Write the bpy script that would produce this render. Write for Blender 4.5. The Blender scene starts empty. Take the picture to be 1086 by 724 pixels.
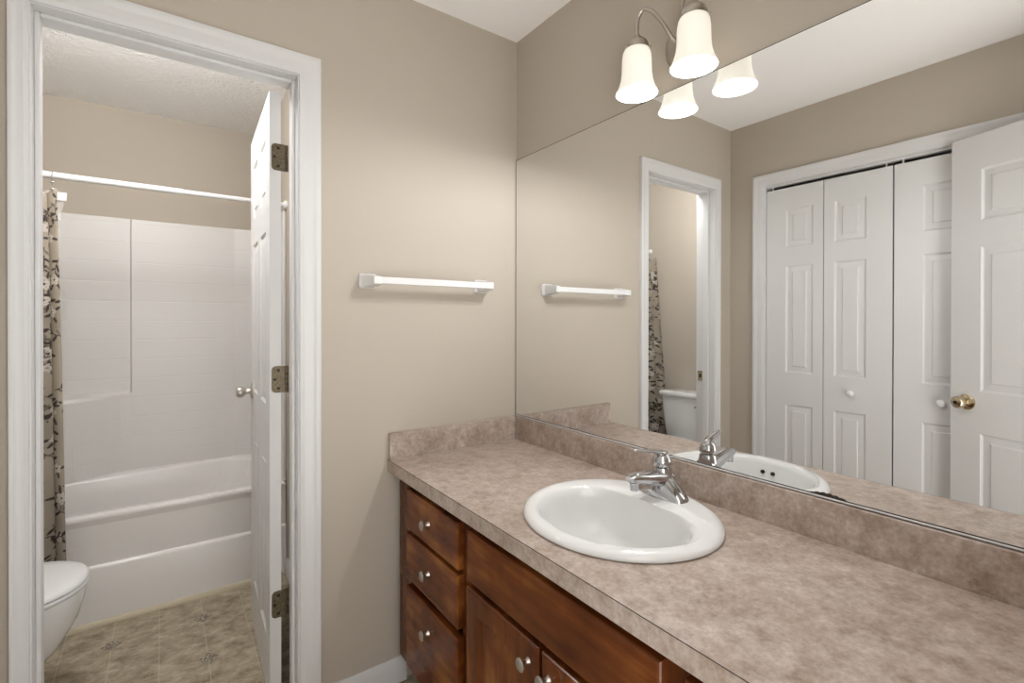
import bpy, bmesh, math, random
import numpy as np
from mathutils import Vector, Matrix

sc = bpy.context.scene
COL = sc.collection
PI = math.pi
rnd = random.Random(7)

# ------------------------------------------------------------------ camera
CAM = Vector((-1.2183, -1.6687, 1.3003))
YAW, PITCH, ROLL = math.radians(35.6185), math.radians(0.2377), math.radians(0.0691)
fw = Vector((math.sin(YAW) * math.cos(PITCH), math.cos(YAW) * math.cos(PITCH), -math.sin(PITCH)))
rt = Vector((math.cos(YAW), -math.sin(YAW), 0))
up = rt.cross(fw)
rt2 = rt * math.cos(ROLL) + up * math.sin(ROLL)
up2 = up * math.cos(ROLL) - rt * math.sin(ROLL)
cd = bpy.data.cameras.new('camera')
cam = bpy.data.objects.new('camera', cd)
COL.objects.link(cam)
cam.matrix_world = Matrix(((rt2.x, up2.x, -fw.x, CAM.x), (rt2.y, up2.y, -fw.y, CAM.y), (rt2.z, up2.z, -fw.z, CAM.z), (0, 0, 0, 1)))
cd.sensor_width = 36.0
cd.lens = 36.0 * 516.98 / 1086.0
cd.shift_y = -19.73 / 1086.0
cd.clip_start = 0.02
sc.camera = cam

# ------------------------------------------------------------------ light and exposure
sc.view_settings.view_transform = 'Standard'
sc.view_settings.look = 'None'
sc.view_settings.exposure = 0.41
sc.view_settings.gamma = 1.0
sc.view_settings.use_curve_mapping = False
sc.cycles.use_denoising = True
sc.cycles.max_bounces = 14
sc.cycles.diffuse_bounces = 7
sc.cycles.glossy_bounces = 6
sc.cycles.sample_clamp_indirect = 6.0

WORLD_STRENGTH = 1.7
WORLD_BELOW = 2.45
BULB_WATT = 8.0
SHADE_GLOW = 0.42
BULB_GLOW = 8.0
ADDED_DOME_WATT = 26.5

w = bpy.data.worlds.new('World')
sc.world = w
w.use_nodes = True
w.node_tree.nodes['Background'].inputs[0].default_value = (1.0, 0.985, 0.955, 1)
_nt = w.node_tree
_tc = _nt.nodes.new('ShaderNodeTexCoord')
_sx = _nt.nodes.new('ShaderNodeSeparateXYZ')
_mr = _nt.nodes.new('ShaderNodeMapRange')
_mr.interpolation_type = 'SMOOTHSTEP'
_mr.inputs['From Min'].default_value = -0.35
_mr.inputs['From Max'].default_value = 0.25
_mr.inputs['To Min'].default_value = WORLD_STRENGTH * WORLD_BELOW     # stronger glow from below, added to brighten the ceiling
_mr.inputs['To Max'].default_value = WORLD_STRENGTH
_nt.links.new(_tc.outputs['Generated'], _sx.inputs[0])
_nt.links.new(_sx.outputs['Z'], _mr.inputs['Value'])
_nt.links.new(_mr.outputs[0], _nt.nodes['Background'].inputs[1])

def lamp(name, kind, loc, watt, color=(1, 1, 1), size=0.03, parent=None):
    l = bpy.data.lights.new(name, kind)
    l.energy = watt
    l.color = color
    if kind == 'POINT':
        l.shadow_soft_size = size
    o = bpy.data.objects.new(name, l)
    COL.objects.link(o)
    if parent is not None:
        o.parent = parent
        o.location = Vector(loc) - parent.location
    else:
        o.location = loc
    return o

# the doorway behind the camera lets the bedroom's daylight in
pl = bpy.data.lights.new('doorway_portal', 'AREA')
pl.shape = 'RECTANGLE'
pl.size, pl.size_y = 0.72, 2.03
pl.cycles.is_portal = True
po = bpy.data.objects.new('doorway_portal', pl)
COL.objects.link(po)
po.location = (-0.96, -1.76, 1.02)
po.rotation_euler = (math.radians(90), 0, math.radians(180))

# ------------------------------------------------------------------ dimensions (metres, floor at 0)
H = 2.475
W = 1.653                 # left wall at x = -W
TH = 0.115                # partition thickness
DL, DR, DH = -1.482, -0.8665, 2.082     # tub room doorway
TXL, TXR, TYB = -2.20, -0.70, 1.80      # tub room
YR = -1.72                # rear wall
CH, CB, CD = 0.807, 0.766, 0.5687       # counter top, underside, depth
BST = 0.900               # backsplash top
YE = -1.715               # counter's near end
MZ0, MZ1 = 0.9045, 1.976  # mirror

# ------------------------------------------------------------------ materials
def nmat(name):
    m = bpy.data.materials.new(name)
    m.use_nodes = True
    nt = m.node_tree
    return m, nt, nt.nodes['Principled BSDF']

def N(nt, typ, **kw):
    n = nt.nodes.new(typ)
    for k, v in kw.items():
        if k.startswith('i_'):
            n.inputs[k[2:].replace('_', ' ')].default_value = v
        else:
            setattr(n, k, v)
    return n

def ramp(nt, stops):
    r = nt.nodes.new('ShaderNodeValToRGB')
    e = r.color_ramp.elements
    while len(e) < len(stops):
        e.new(0.5)
    for i, (p, c) in enumerate(stops):
        e[i].position = p
        e[i].color = (*c, 1) if len(c) == 3 else c
    return r

def s2l(r, g, b):
    f = lambda c: c / 12.92 if c <= 0.04045 else ((c + 0.055) / 1.055) ** 2.4
    return tuple(f(v / 255.0) for v in (r, g, b))

def simple(name, col, rough=0.5, metal=0.0, coat=0.0, bump=None, spec=0.5):
    m, nt, b = nmat(name)
    b.inputs['Base Color'].default_value = (*col, 1)
    b.inputs['Roughness'].default_value = rough
    b.inputs['Metallic'].default_value = metal
    b.inputs['Coat Weight'].default_value = coat
    b.inputs['Coat Roughness'].default_value = 0.05
    b.inputs['Specular IOR Level'].default_value = spec
    if bump:
        scale, dist, strength = bump
        g = N(nt, 'ShaderNodeNewGeometry')
        t = N(nt, 'ShaderNodeTexNoise')
        t.inputs['Scale'].default_value = scale
        t.inputs['Detail'].default_value = 4
        nt.links.new(g.outputs['Position'], t.inputs['Vector'])
        bp = N(nt, 'ShaderNodeBump')
        bp.inputs['Distance'].default_value = dist
        bp.inputs['Strength'].default_value = strength
        nt.links.new(t.outputs['Fac'], bp.inputs['Height'])
        nt.links.new(bp.outputs['Normal'], b.inputs['Normal'])
    return m

M = {}
M['wall'] = simple('greige_wall_paint', (0.468, 0.416, 0.350), 0.75, bump=(160, 0.001, 0.25), spec=0.25)
M['ceiling'] = simple('ceiling_white', (0.94, 0.925, 0.905), 0.9, bump=(90, 0.003, 0.6), spec=0.1)
M['popcorn'] = simple('ceiling_knockdown', (0.93, 0.92, 0.905), 0.9, bump=(62, 0.012, 1.0), spec=0.1)
M['trim'] = simple('trim_white_semigloss', (0.66, 0.655, 0.65), 0.35)
M['door'] = simple('door_white', (0.67, 0.665, 0.655), 0.38)
M['plastic'] = simple('white_plastic', (0.74, 0.735, 0.73), 0.25)
M['porcelain'] = simple('white_porcelain', (0.76, 0.76, 0.75), 0.08, coat=0.5)
M['tub'] = simple('tub_acrylic', (0.82, 0.80, 0.78), 0.18)
M['chrome'] = simple('chrome', (0.56, 0.56, 0.575), 0.06, 1.0)
M['nickel'] = simple('satin_nickel', (0.60, 0.56, 0.51), 0.28, 1.0)
M['nickel_dark'] = simple('brushed_nickel', (0.50, 0.46, 0.41), 0.33, 1.0)
M['satin_brass'] = simple('satin_brass', (0.62, 0.52, 0.36), 0.22, 1.0)
M['dark'] = simple('dark_gap', (0.012, 0.010, 0.009), 0.7)
M['steel'] = simple('hook_steel', (0.42, 0.40, 0.38), 0.3, 1.0)
M['caulk'] = simple('caulk_strip_beige', s2l(196, 184, 160), 0.5)
M['silver'] = simple('mirror_glass', (0.90, 0.905, 0.90), 0.0, 1.0)
M['mirror_edge'] = simple('mirror_edge', (0.10, 0.10, 0.085), 0.25)
M['channel'] = simple('bright_channel', (0.75, 0.74, 0.72), 0.3)
M['tarnish'] = simple('tarnish', (0.03, 0.022, 0.016), 0.6)
M['screw'] = simple('screw_dark', (0.03, 0.025, 0.02), 0.5, 0.6)

def mat_hinge():
    m, nt, b = nmat('antique_brass_hinge')
    g = N(nt, 'ShaderNodeNewGeometry')
    t = N(nt, 'ShaderNodeTexNoise')
    t.inputs['Scale'].default_value = 260
    t.inputs['Detail'].default_value = 3
    nt.links.new(g.outputs['Position'], t.inputs['Vector'])
    r = ramp(nt, [(0.30, (0.075, 0.06, 0.04)), (0.70, (0.19, 0.155, 0.10))])
    nt.links.new(t.outputs['Fac'], r.inputs['Fac'])
    nt.links.new(r.outputs['Color'], b.inputs['Base Color'])
    b.inputs['Metallic'].default_value = 0.8
    b.inputs['Roughness'].default_value = 0.42
    return m
M['hinge'] = mat_hinge()

def mat_laminate():
    m, nt, b = nmat('taupe_laminate')
    g = N(nt, 'ShaderNodeNewGeometry')
    big = N(nt, 'ShaderNodeTexNoise')
    big.inputs['Scale'].default_value = 9
    big.inputs['Detail'].default_value = 6
    big.inputs['Roughness'].default_value = 0.62
    big.inputs['Distortion'].default_value = 0.5
    fine = N(nt, 'ShaderNodeTexNoise')
    fine.inputs['Scale'].default_value = 95
    fine.inputs['Detail'].default_value = 5
    fine.inputs['Roughness'].default_value = 0.7
    mid = N(nt, 'ShaderNodeTexNoise')
    mid.inputs['Scale'].default_value = 30
    mid.inputs['Detail'].default_value = 5
    for t in (big, fine, mid):
        nt.links.new(g.outputs['Position'], t.inputs['Vector'])
    r = ramp(nt, [(0.30, s2l(130, 112, 97)), (0.46, s2l(162, 146, 134)), (0.60, s2l(180, 166, 156)), (0.76, s2l(204, 192, 183))])
    a1 = N(nt, 'ShaderNodeMath', operation='MULTIPLY_ADD')
    a1.inputs[1].default_value = 0.62
    nt.links.new(fine.outputs['Fac'], a1.inputs[0])
    a2 = N(nt, 'ShaderNodeMath', operation='MULTIPLY_ADD')
    a2.inputs[1].default_value = 0.50
    nt.links.new(big.outputs['Fac'], a2.inputs[0])
    a3 = N(nt, 'ShaderNodeMath', operation='MULTIPLY')
    a3.inputs[1].default_value = 0.45
    nt.links.new(mid.outputs['Fac'], a3.inputs[0])
    nt.links.new(a3.outputs[0], a2.inputs[2])
    nt.links.new(a2.outputs[0], a1.inputs[2])
    sub = N(nt, 'ShaderNodeMath', operation='SUBTRACT')
    sub.inputs[1].default_value = 0.272
    nt.links.new(a1.outputs[0], sub.inputs[0])
    nt.links.new(sub.outputs[0], r.inputs['Fac'])
    # brown flecks
    fl = N(nt, 'ShaderNodeTexNoise')
    fl.inputs['Scale'].default_value = 14
    fl.inputs['Detail'].default_value = 7
    fl.inputs['Roughness'].default_value = 0.75
    off = N(nt, 'ShaderNodeVectorMath', operation='ADD')
    off.inputs[1].default_value = (3.1, 7.7, 1.3)
    nt.links.new(g.outputs['Position'], off.inputs[0])
    nt.links.new(off.outputs[0], fl.inputs['Vector'])
    fr = ramp(nt, [(0.50, (0, 0, 0)), (0.68, (1, 1, 1))])
    nt.links.new(fl.outputs['Fac'], fr.inputs['Fac'])
    mx = N(nt, 'ShaderNodeMix', data_type='RGBA')
    nt.links.new(r.outputs['Color'], mx.inputs['A'])
    mx.inputs['B'].default_value = (*s2l(143, 120, 98), 1)
    k = N(nt, 'ShaderNodeMath', operation='MULTIPLY')
    k.inputs[1].default_value = 0.6
    nt.links.new(fr.outputs['Color'], k.inputs[0])
    nt.links.new(k.outputs[0], mx.inputs['Factor'])
    nt.links.new(mx.outputs['Result'], b.inputs['Base Color'])
    b.inputs['Roughness'].default_value = 0.36
    b.inputs['Specular IOR Level'].default_value = 0.45
    return m
M['laminate'] = mat_laminate()

def mat_wood(name, axis, dark=1.0):
    m, nt, b = nmat(name)
    tc = N(nt, 'ShaderNodeNewGeometry')
    mp = N(nt, 'ShaderNodeMapping')
    s = {'y': (18, 2.2, 18), 'z': (18, 18, 2.2)}[axis]
    mp.inputs['Scale'].default_value = s
    nt.links.new(tc.outputs['Position'], mp.inputs['Vector'])
    n1 = N(nt, 'ShaderNodeTexNoise')
    n1.inputs['Scale'].default_value = 1.6
    n1.inputs['Detail'].default_value = 6
    n1.inputs['Distortion'].default_value = 0.25
    nt.links.new(mp.outputs['Vector'], n1.inputs['Vector'])
    n2 = N(nt, 'ShaderNodeTexNoise')
    n2.inputs['Scale'].default_value = 5.5
    n2.inputs['Detail'].default_value = 3
    nt.links.new(tc.outputs['Position'], n2.inputs['Vector'])
    ad = N(nt, 'ShaderNodeMath', operation='MULTIPLY_ADD')
    ad.inputs[1].default_value = 0.6
    nt.links.new(n2.outputs['Fac'], ad.inputs[0])
    h = N(nt, 'ShaderNodeMath', operation='MULTIPLY')
    h.inputs[1].default_value = 0.4
    nt.links.new(n1.outputs['Fac'], h.inputs[0])
    nt.links.new(h.outputs[0], ad.inputs[2])
    r = ramp(nt, [(0.30, tuple(c * dark for c in (0.046, 0.0105, 0.0026))), (0.50, tuple(c * dark for c in (0.125, 0.034, 0.0075))), (0.70, tuple(c * dark for c in (0.32, 0.115, 0.027)))])
    nt.links.new(ad.outputs[0], r.inputs['Fac'])
    nt.links.new(r.outputs['Color'], b.inputs['Base Color'])
    b.inputs['Roughness'].default_value = 0.19
    b.inputs['Specular IOR Level'].default_value = 0.28
    return m
M['wood_h'] = mat_wood('cherry_wood_horizontal', 'y')
M['wood_v'] = mat_wood('cherry_wood_vertical', 'z')
M['wood_frame'] = mat_wood('cherry_face_frame', 'z', 0.85)

def mat_floor():
    m, nt, b = nmat('vinyl_tile_floor')
    g = N(nt, 'ShaderNodeNewGeometry')
    sep = N(nt, 'ShaderNodeSeparateXYZ')
    nt.links.new(g.outputs['Position'], sep.inputs[0])
    def math_(op, a, bb=None, cc=None):
        n = N(nt, 'ShaderNodeMath', operation=op)
        for i, v in enumerate((a, bb, cc)):
            if v is None:
                continue
            if isinstance(v, (int, float)):
                n.inputs[i].default_value = v
            else:
                nt.links.new(v, n.inputs[i])
        return n.outputs[0]
    P, X0, Y0 = 0.1545, -1.0775, 0.845
    fx = math_('DIVIDE', math_('SUBTRACT', sep.outputs['X'], X0), P)
    fy = math_('DIVIDE', math_('SUBTRACT', sep.outputs['Y'], Y0), 2 * P)
    def dist(v):
        return math_('ABSOLUTE', math_('SUBTRACT', v, math_('ROUND', v)))
    gx = math_('LESS_THAN', math_('MULTIPLY', dist(fx), P), 0.0021)
    gy = math_('LESS_THAN', math_('MULTIPLY', dist(fy), 2 * P), 0.0021)
    grout = math_('MAXIMUM', gx, gy)
    dx = math_('MULTIPLY', dist(math_('MULTIPLY', fx, 0.5)), 2 * P)
    dy = math_('MULTIPLY', dist(fy), 2 * P)
    dia = math_('LESS_THAN', math_('ADD', dx, dy), 0.036)
    n1 = N(nt, 'ShaderNodeTexNoise')
    n1.inputs['Scale'].default_value = 13
    n1.inputs['Detail'].default_value = 10
    n1.inputs['Roughness'].default_value = 0.78
    mp = N(nt, 'ShaderNodeMapping')
    mp.inputs['Scale'].default_value = (1, 1.35, 1)
    mp.inputs['Rotation'].default_value = (0, 0, 0.5)
    nt.links.new(g.outputs['Position'], mp.inputs['Vector'])
    nt.links.new(mp.outputs['Vector'], n1.inputs['Vector'])
    r = ramp(nt, [(0.33, s2l(106, 92, 70)), (0.5, s2l(158, 145, 124)), (0.66, s2l(192, 180, 160))])
    nt.links.new(n1.outputs['Fac'], r.inputs['Fac'])
    vo = N(nt, 'ShaderNodeTexVoronoi', feature='DISTANCE_TO_EDGE')
    vo.inputs['Scale'].default_value = 95
    nt.links.new(g.outputs['Position'], vo.inputs['Vector'])
    vr = ramp(nt, [(0.05, s2l(92, 82, 70)), (0.2, s2l(170, 160, 145))])
    nt.links.new(vo.outputs['Distance'], vr.inputs['Fac'])
    m1 = N(nt, 'ShaderNodeMix', data_type='RGBA')
    nt.links.new(math_('MULTIPLY', grout, 0.4), m1.inputs['Factor'])
    nt.links.new(r.outputs['Color'], m1.inputs['A'])
    m1.inputs['B'].default_value = (*s2l(196, 184, 163), 1)
    m2 = N(nt, 'ShaderNodeMix', data_type='RGBA')
    nt.links.new(dia, m2.inputs['Factor'])
    nt.links.new(m1.outputs['Result'], m2.inputs['A'])
    nt.links.new(vr.outputs['Color'], m2.inputs['B'])
    nt.links.new(m2.outputs['Result'], b.inputs['Base Color'])
    b.inputs['Roughness'].default_value = 0.42
    return m
M['floor'] = mat_floor()

def mat_surround():
    m, nt, b = nmat('surround_tile_relief')
    b.inputs['Base Color'].default_value = (0.70, 0.68, 0.66, 1)
    b.inputs['Roughness'].default_value = 0.38
    g = N(nt, 'ShaderNodeNewGeometry')
    sep = N(nt, 'ShaderNodeSeparateXYZ')
    nt.links.new(g.outputs['Position'], sep.inputs[0])
    def math_(op, a, bb=None):
        n = N(nt, 'ShaderNodeMath', operation=op)
        for i, v in enumerate((a, bb)):
            if v is None:
                continue
            if isinstance(v, (int, float)):
                n.inputs[i].default_value = v
            else:
                nt.links.new(v, n.inputs[i])
        return n.outputs[0]
    def groove(v, off, per, wd, depth):
        f = math_('DIVIDE', math_('SUBTRACT', v, off), per)
        d = math_('MULTIPLY', math_('ABSOLUTE', math_('SUBTRACT', f, math_('ROUND', f))), per)
        k = N(nt, 'ShaderNodeMapRange', interpolation_type='SMOOTHSTEP')
        nt.links.new(d, k.inputs['Value'])
        k.inputs['From Min'].default_value = 0.0
        k.inputs['From Max'].default_value = wd
        k.inputs['To Min'].default_value = 1 - depth
        k.inputs['To Max'].default_value = 1
        return k.outputs[0]
    hgt = math_('MINIMUM', groove(sep.outputs['Z'], 0.44, 0.1075, 0.004, 1.0), groove(sep.outputs['X'], -1.36, 0.215, 0.004, 0.05))
    bp = N(nt, 'ShaderNodeBump')
    bp.inputs['Distance'].default_value = 0.0012
    bp.inputs['Strength'].default_value = 0.6
    nt.links.new(hgt, bp.inputs['Height'])
    nt.links.new(bp.outputs['Normal'], b.inputs['Normal'])
    return m
M['surround'] = mat_surround()

def mat_curtain():
    m, nt, b = nmat('floral_curtain_cloth')
    a = N(nt, 'ShaderNodeAttribute', attribute_name='Col')
    nt.links.new(a.outputs['Color'], b.inputs['Base Color'])
    b.inputs['Roughness'].default_value = 0.8
    b.inputs['Specular IOR Level'].default_value = 0.2
    return m
M['curtain'] = mat_curtain()

def mat_liner():
    m, nt, b = nmat('clear_liner')
    out = nt.nodes['Material Output']
    tr = N(nt, 'ShaderNodeBsdfTransparent')
    tr.inputs[0].default_value = (0.95, 0.94, 0.93, 1)
    b.inputs['Base Color'].default_value = (0.8, 0.78, 0.76, 1)
    b.inputs['Roughness'].default_value = 0.2
    mx = N(nt, 'ShaderNodeMixShader')
    mx.inputs[0].default_value = 0.35
    nt.links.new(tr.outputs[0], mx.inputs[1])
    nt.links.new(b.outputs[0], mx.inputs[2])
    nt.links.new(mx.outputs[0], out.inputs[0])
    return m
M['liner'] = mat_liner()

def mat_shade():
    m, nt, b = nmat('frosted_glass_shade')
    out = nt.nodes['Material Output']
    d = N(nt, 'ShaderNodeBsdfTranslucent')
    d.inputs[0].default_value = (0.9, 0.86, 0.78, 1)
    b.inputs['Base Color'].default_value = (0.55, 0.54, 0.52, 1)
    b.inputs['Roughness'].default_value = 0.3
    b.inputs['Emission Color'].default_value = (1.0, 0.92, 0.76, 1)
    b.inputs['Emission Strength'].default_value = SHADE_GLOW
    mx = N(nt, 'ShaderNodeMixShader')
    mx.inputs[0].default_value = 0.985
    nt.links.new(d.outputs[0], mx.inputs[1])
    nt.links.new(b.outputs[0], mx.inputs[2])
    nt.links.new(mx.outputs[0], out.inputs[0])
    return m
M['shade'] = mat_shade()

def emit(name, col, s):
    m, nt, b = nmat(name)
    b.inputs['Base Color'].default_value = (*col, 1)
    b.inputs['Emission Color'].default_value = (*col, 1)
    b.inputs['Emission Strength'].default_value = s
    return m
M['bulb'] = emit('lit_bulb', (1.0, 0.95, 0.86), BULB_GLOW)
M['dome'] = emit('added_dome_glass', (1.0, 0.96, 0.9), 2.2)

# ------------------------------------------------------------------ mesh helpers (all coordinates are world; obj() re-bases to the parent)
def box(bm, x0, x1, y0, y1, z0, z1):
    v = [bm.verts.new(p) for p in ((x0, y0, z0), (x1, y0, z0), (x1, y1, z0), (x0, y1, z0), (x0, y0, z1), (x1, y0, z1), (x1, y1, z1), (x0, y1, z1))]
    for f in ((0, 3, 2, 1), (4, 5, 6, 7), (0, 1, 5, 4), (1, 2, 6, 5), (2, 3, 7, 6), (3, 0, 4, 7)):
        bm.faces.new([v[i] for i in f])
    return v

def loft(bm, rings, close=True, cap=True):
    vs = [[bm.verts.new(p) for p in r] for r in rings]
    n = len(vs[0])
    for a, b in zip(vs, vs[1:]):
        for i in range(n if close else n - 1):
            j = (i + 1) % n
            bm.faces.new((a[i], a[j], b[j], b[i]))
    if cap and close:
        bm.faces.new(list(reversed(vs[0])))
        bm.faces.new(vs[-1])
    return vs

def frame_for(d):
    d = Vector(d).normalized()
    a = Vector((0, 0, 1)) if abs(d.z) < 0.9 else Vector((1, 0, 0))
    u = a.cross(d).normalized()
    return u, d.cross(u).normalized()

def lathe(bm, profile, origin, axis=(0, 0, 1), seg=32, cap=True):
    """profile: (radius, distance along axis) pairs"""
    o = Vector(origin)
    ax = Vector(axis).normalized()
    u, v = frame_for(ax)
    rings = []
    for r, h in profile:
        r = max(r, 1e-5)
        rings.append([o + ax * h + (u * math.cos(2 * PI * i / seg) + v * math.sin(2 * PI * i / seg)) * r for i in range(seg)])
    loft(bm, rings, True, cap)

def tube(bm, pts, r, seg=12):
    pts = [Vector(p) for p in pts]
    rr = r if isinstance(r, (list, tuple)) else [r] * len(pts)
    rings = []
    pu = None
    for i, p in enumerate(pts):
        d = (pts[min(i + 1, len(pts) - 1)] - pts[max(i - 1, 0)]).normalized()
        if pu is None:
            pu, _ = frame_for(d)
        pu = (pu - d * pu.dot(d)).normalized()
        pv = d.cross(pu)
        rings.append([p + (pu * math.cos(2 * PI * k / seg) + pv * math.sin(2 * PI * k / seg)) * rr[i] for k in range(seg)])
    loft(bm, rings)

def smooth_pts(ctrl, n=8):
    out = []
    c = [Vector(p) for p in ctrl]
    for i in range(len(c) - 1):
        p0, p1, p2, p3 = c[max(i - 1, 0)], c[i], c[i + 1], c[min(i + 2, len(c) - 1)]
        for k in range(n):
            t = k / n
            out.append(0.5 * ((2 * p1) + (p2 - p0) * t + (2 * p0 - 5 * p1 + 4 * p2 - p3) * t * t + (3 * p1 - p0 - 3 * p2 + p3) * t ** 3))
    out.append(c[-1])
    return out

def wloc(o):
    v = Vector((0, 0, 0))
    while o is not None:
        v += o.location
        o = o.parent
    return v

def obj(name, bm, mat, parent=None, smooth=False, bevel=0.0, seg=2, origin=None, angle=35, normals=True):
    if normals:
        bmesh.ops.recalc_face_normals(bm, faces=bm.faces)
    base = wloc(parent) if parent is not None else Vector((0, 0, 0))
    loc = Vector(origin) - base if origin is not None else Vector((0, 0, 0))
    bmesh.ops.translate(bm, vec=-(base + loc), verts=bm.verts)
    me = bpy.data.meshes.new(name)
    bm.to_mesh(me)
    bm.free()
    me.materials.append(mat)
    o = bpy.data.objects.new(name, me)
    COL.objects.link(o)
    o.location = loc
    if parent is not None:
        o.parent = parent
    if smooth:
        for p in me.polygons:
            p.use_smooth = True
        me.set_sharp_from_angle(angle=math.radians(angle))
    if bevel:
        b = o.modifiers.new('bevel', 'BEVEL')
        b.width = bevel
        b.segments = seg
        b.limit_method = 'ANGLE'
        b.angle_limit = math.radians(40)
        b.harden_normals = False
    return o

def B():
    return bmesh.new()

def tag(o, label=None, cat=None, group=None, kind=None):
    if label:
        o['label'] = label
    if cat:
        o['category'] = cat
    if group:
        o['group'] = group
    if kind:
        o['kind'] = kind
    return o

def thing(name, loc, label, cat, group=None):
    o = bpy.data.objects.new(name, None)
    COL.objects.link(o)
    o.location = loc
    o.empty_display_size = 0.05
    return tag(o, label, cat, group)

def struct(o):
    o['kind'] = 'structure'
    return o

def dup(o, parent, delta):
    c = o.copy()
    COL.objects.link(c)
    c.parent = parent
    c.location = o.location + Vector(delta)
    return c

# ================================================================== room shell
bm = B(); box(bm, TXL - 0.15, 0.15, YR - 0.1, TYB + 0.15, -0.06, 0.0)
struct(obj('floor', bm, M['floor']))
bm = B(); box(bm, -W - 0.02, 0.1, YR - 0.1, TH * 0.5, H, H + 0.08)
struct(obj('ceiling', bm, M['ceiling']))
bm = B(); box(bm, TXL - 0.1, TXR + 0.1, TH * 0.5, TYB + 0.1, H, H + 0.08)
struct(obj('ceiling_tub_room', bm, M['popcorn']))
bm = B(); box(bm, 0.0, 0.1, YR - 0.1, TH, 0, H)
struct(obj('wall_right', bm, M['wall']))
bm = B()
box(bm, TXL - 0.1, DL - 0.018, 0, TH, 0, H)
box(bm, DR + 0.018, 0.0, 0, TH, 0, H)
box(bm, DL - 0.018, DR + 0.018, 0, TH, DH + 0.018, H)
struct(obj('wall_back', bm, M['wall']))
# left wall with the closet opening
CY0, CY1 = -0.2165, -1.437
bm = B()
box(bm, -W - 0.1, -W, CY0 + 0.018, 0, 0, H)
box(bm, -W - 0.1, -W, YR - 0.1, CY1 - 0.018, 0, H)
box(bm, -W - 0.1, -W, CY1 - 0.018, CY0 + 0.018, DH + 0.018, H)
struct(obj('wall_left', bm, M['wall']))
bm = B()
box(bm, TXL - 0.1, TXL, YR - 0.1, 0, 0, H)
box(bm, TXL, -W - 0.1, YR - 0.1, YR, 0, H)
box(bm, TXL - 0.1, -W - 0.02, YR - 0.1, 0, H, H + 0.08)
struct(obj('wall_closet', bm, M['wall']))
# rear wall, doorway behind the camera
RX0, RX1 = -1.325, -0.60
bm = B()
box(bm, -W, RX0, YR - 0.1, YR, 0, H)
box(bm, RX1, 0, YR - 0.1, YR, 0, H)
box(bm, RX0, RX1, YR - 0.1, YR, 2.100, H)
struct(obj('wall_rear', bm, M['wall']))
# tub room walls
bm = B(); box(bm, TXL - 0.1, TXR + 0.1, TYB, TYB + 0.1, 0, H)
struct(obj('wall_tub_back', bm, M['wall']))
bm = B(); box(bm, TXL - 0.1, TXL, TH, TYB, 0, H)
struct(obj('wall_tub_left', bm, M['wall']))
bm = B(); box(bm, TXR, TXR + 0.1, TH, TYB, 0, H)
struct(obj('wall_tub_right', bm, M['wall']))

# ------------------------------------------------------------------ casings (mitred colonial profile), jambs, stops
PROFILE = [(0.0, 0.0), (0.0, 0.009), (0.003, 0.011), (0.010, 0.0115), (0.013, 0.0135), (0.020, 0.0135), (0.032, 0.0145), (0.044, 0.0155), (0.048, 0.0185), (0.054, 0.0195), (0.0625, 0.0185), (0.064, 0.016), (0.064, 0.0)]

def casing(bm, a0, a1, h, fn, k0=1.0, z0=0.0):
    """fn(a, z, t) -> world; a0<a1 inner edges, h inner head height"""
    rings = []
    for (s, t) in PROFILE:
        rings.append([fn(a0 - s * k0, z0, t), fn(a0 - s * k0, h + s, t), fn(a1 + s, h + s, t), fn(a1 + s, z0, t)])
    loft(bm, rings, close=False, cap=False)

bm = B()
casing(bm, DL - 0.004, DR + 0.004, DH + 0.003, lambda a, z, t: (a, -t, z), k0=0.54)
casing(bm, DL - 0.004, DR + 0.004, DH + 0.003, lambda a, z, t: (a, TH + t, z), k0=1)
o = struct(obj('trim_1', bm, M['trim'], smooth=True, angle=50))
# jamb lining with stop
bm = B()
box(bm, DL - 0.018, DL, -0.001, TH + 0.001, 0, DH + 0.018)
box(bm, DR, DR + 0.018, -0.001, TH + 0.001, 0, DH + 0.018)
box(bm, DL, DR, -0.001, TH + 0.001, DH, DH + 0.018)
jam = struct(obj('trim_2', bm, M['trim'], bevel=0.0015))
bm = B()
box(bm, DL, DL + 0.011, 0.036, 0.074, 0, DH)
box(bm, DR - 0.011, DR, 0.036, 0.074, 0, DH)
box(bm, DL + 0.011, DR - 0.011, 0.036, 0.074, DH - 0.011, DH)
obj('door_stop', bm, M['trim'], jam, bevel=0.003)
bm = B()
box(bm, DL - 0.0005, DL + 0.0018, 0.078, 0.112, 0.935, 0.995)
sp = obj('strike_plate', bm, M['satin_brass'], jam, bevel=0.001)
tag(sp, 'satin brass strike plate')
bm = B()
box(bm, DL + 0.0016, DL + 0.0024, 0.087, 0.100, 0.953, 0.977)
obj('latch_hole', bm, M['dark'], sp)

# closet casing and lining on the left wall
bm = B()
casing(bm, CY1 - 0.004, CY0 + 0.004, DH + 0.003, lambda a, z, t: (-W + t, a, z))
struct(obj('trim_3', bm, M['trim'], smooth=True, angle=50))
bm = B()
box(bm, -W - 0.1, -W + 0.001, CY0, CY0 + 0.018, 0, DH + 0.018)
box(bm, -W - 0.1, -W + 0.001, CY1 - 0.018, CY1, 0, DH + 0.018)
box(bm, -W - 0.1, -W + 0.001, CY1, CY0, DH, DH + 0.018)
struct(obj('trim_4', bm, M['trim'], bevel=0.0015))
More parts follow.
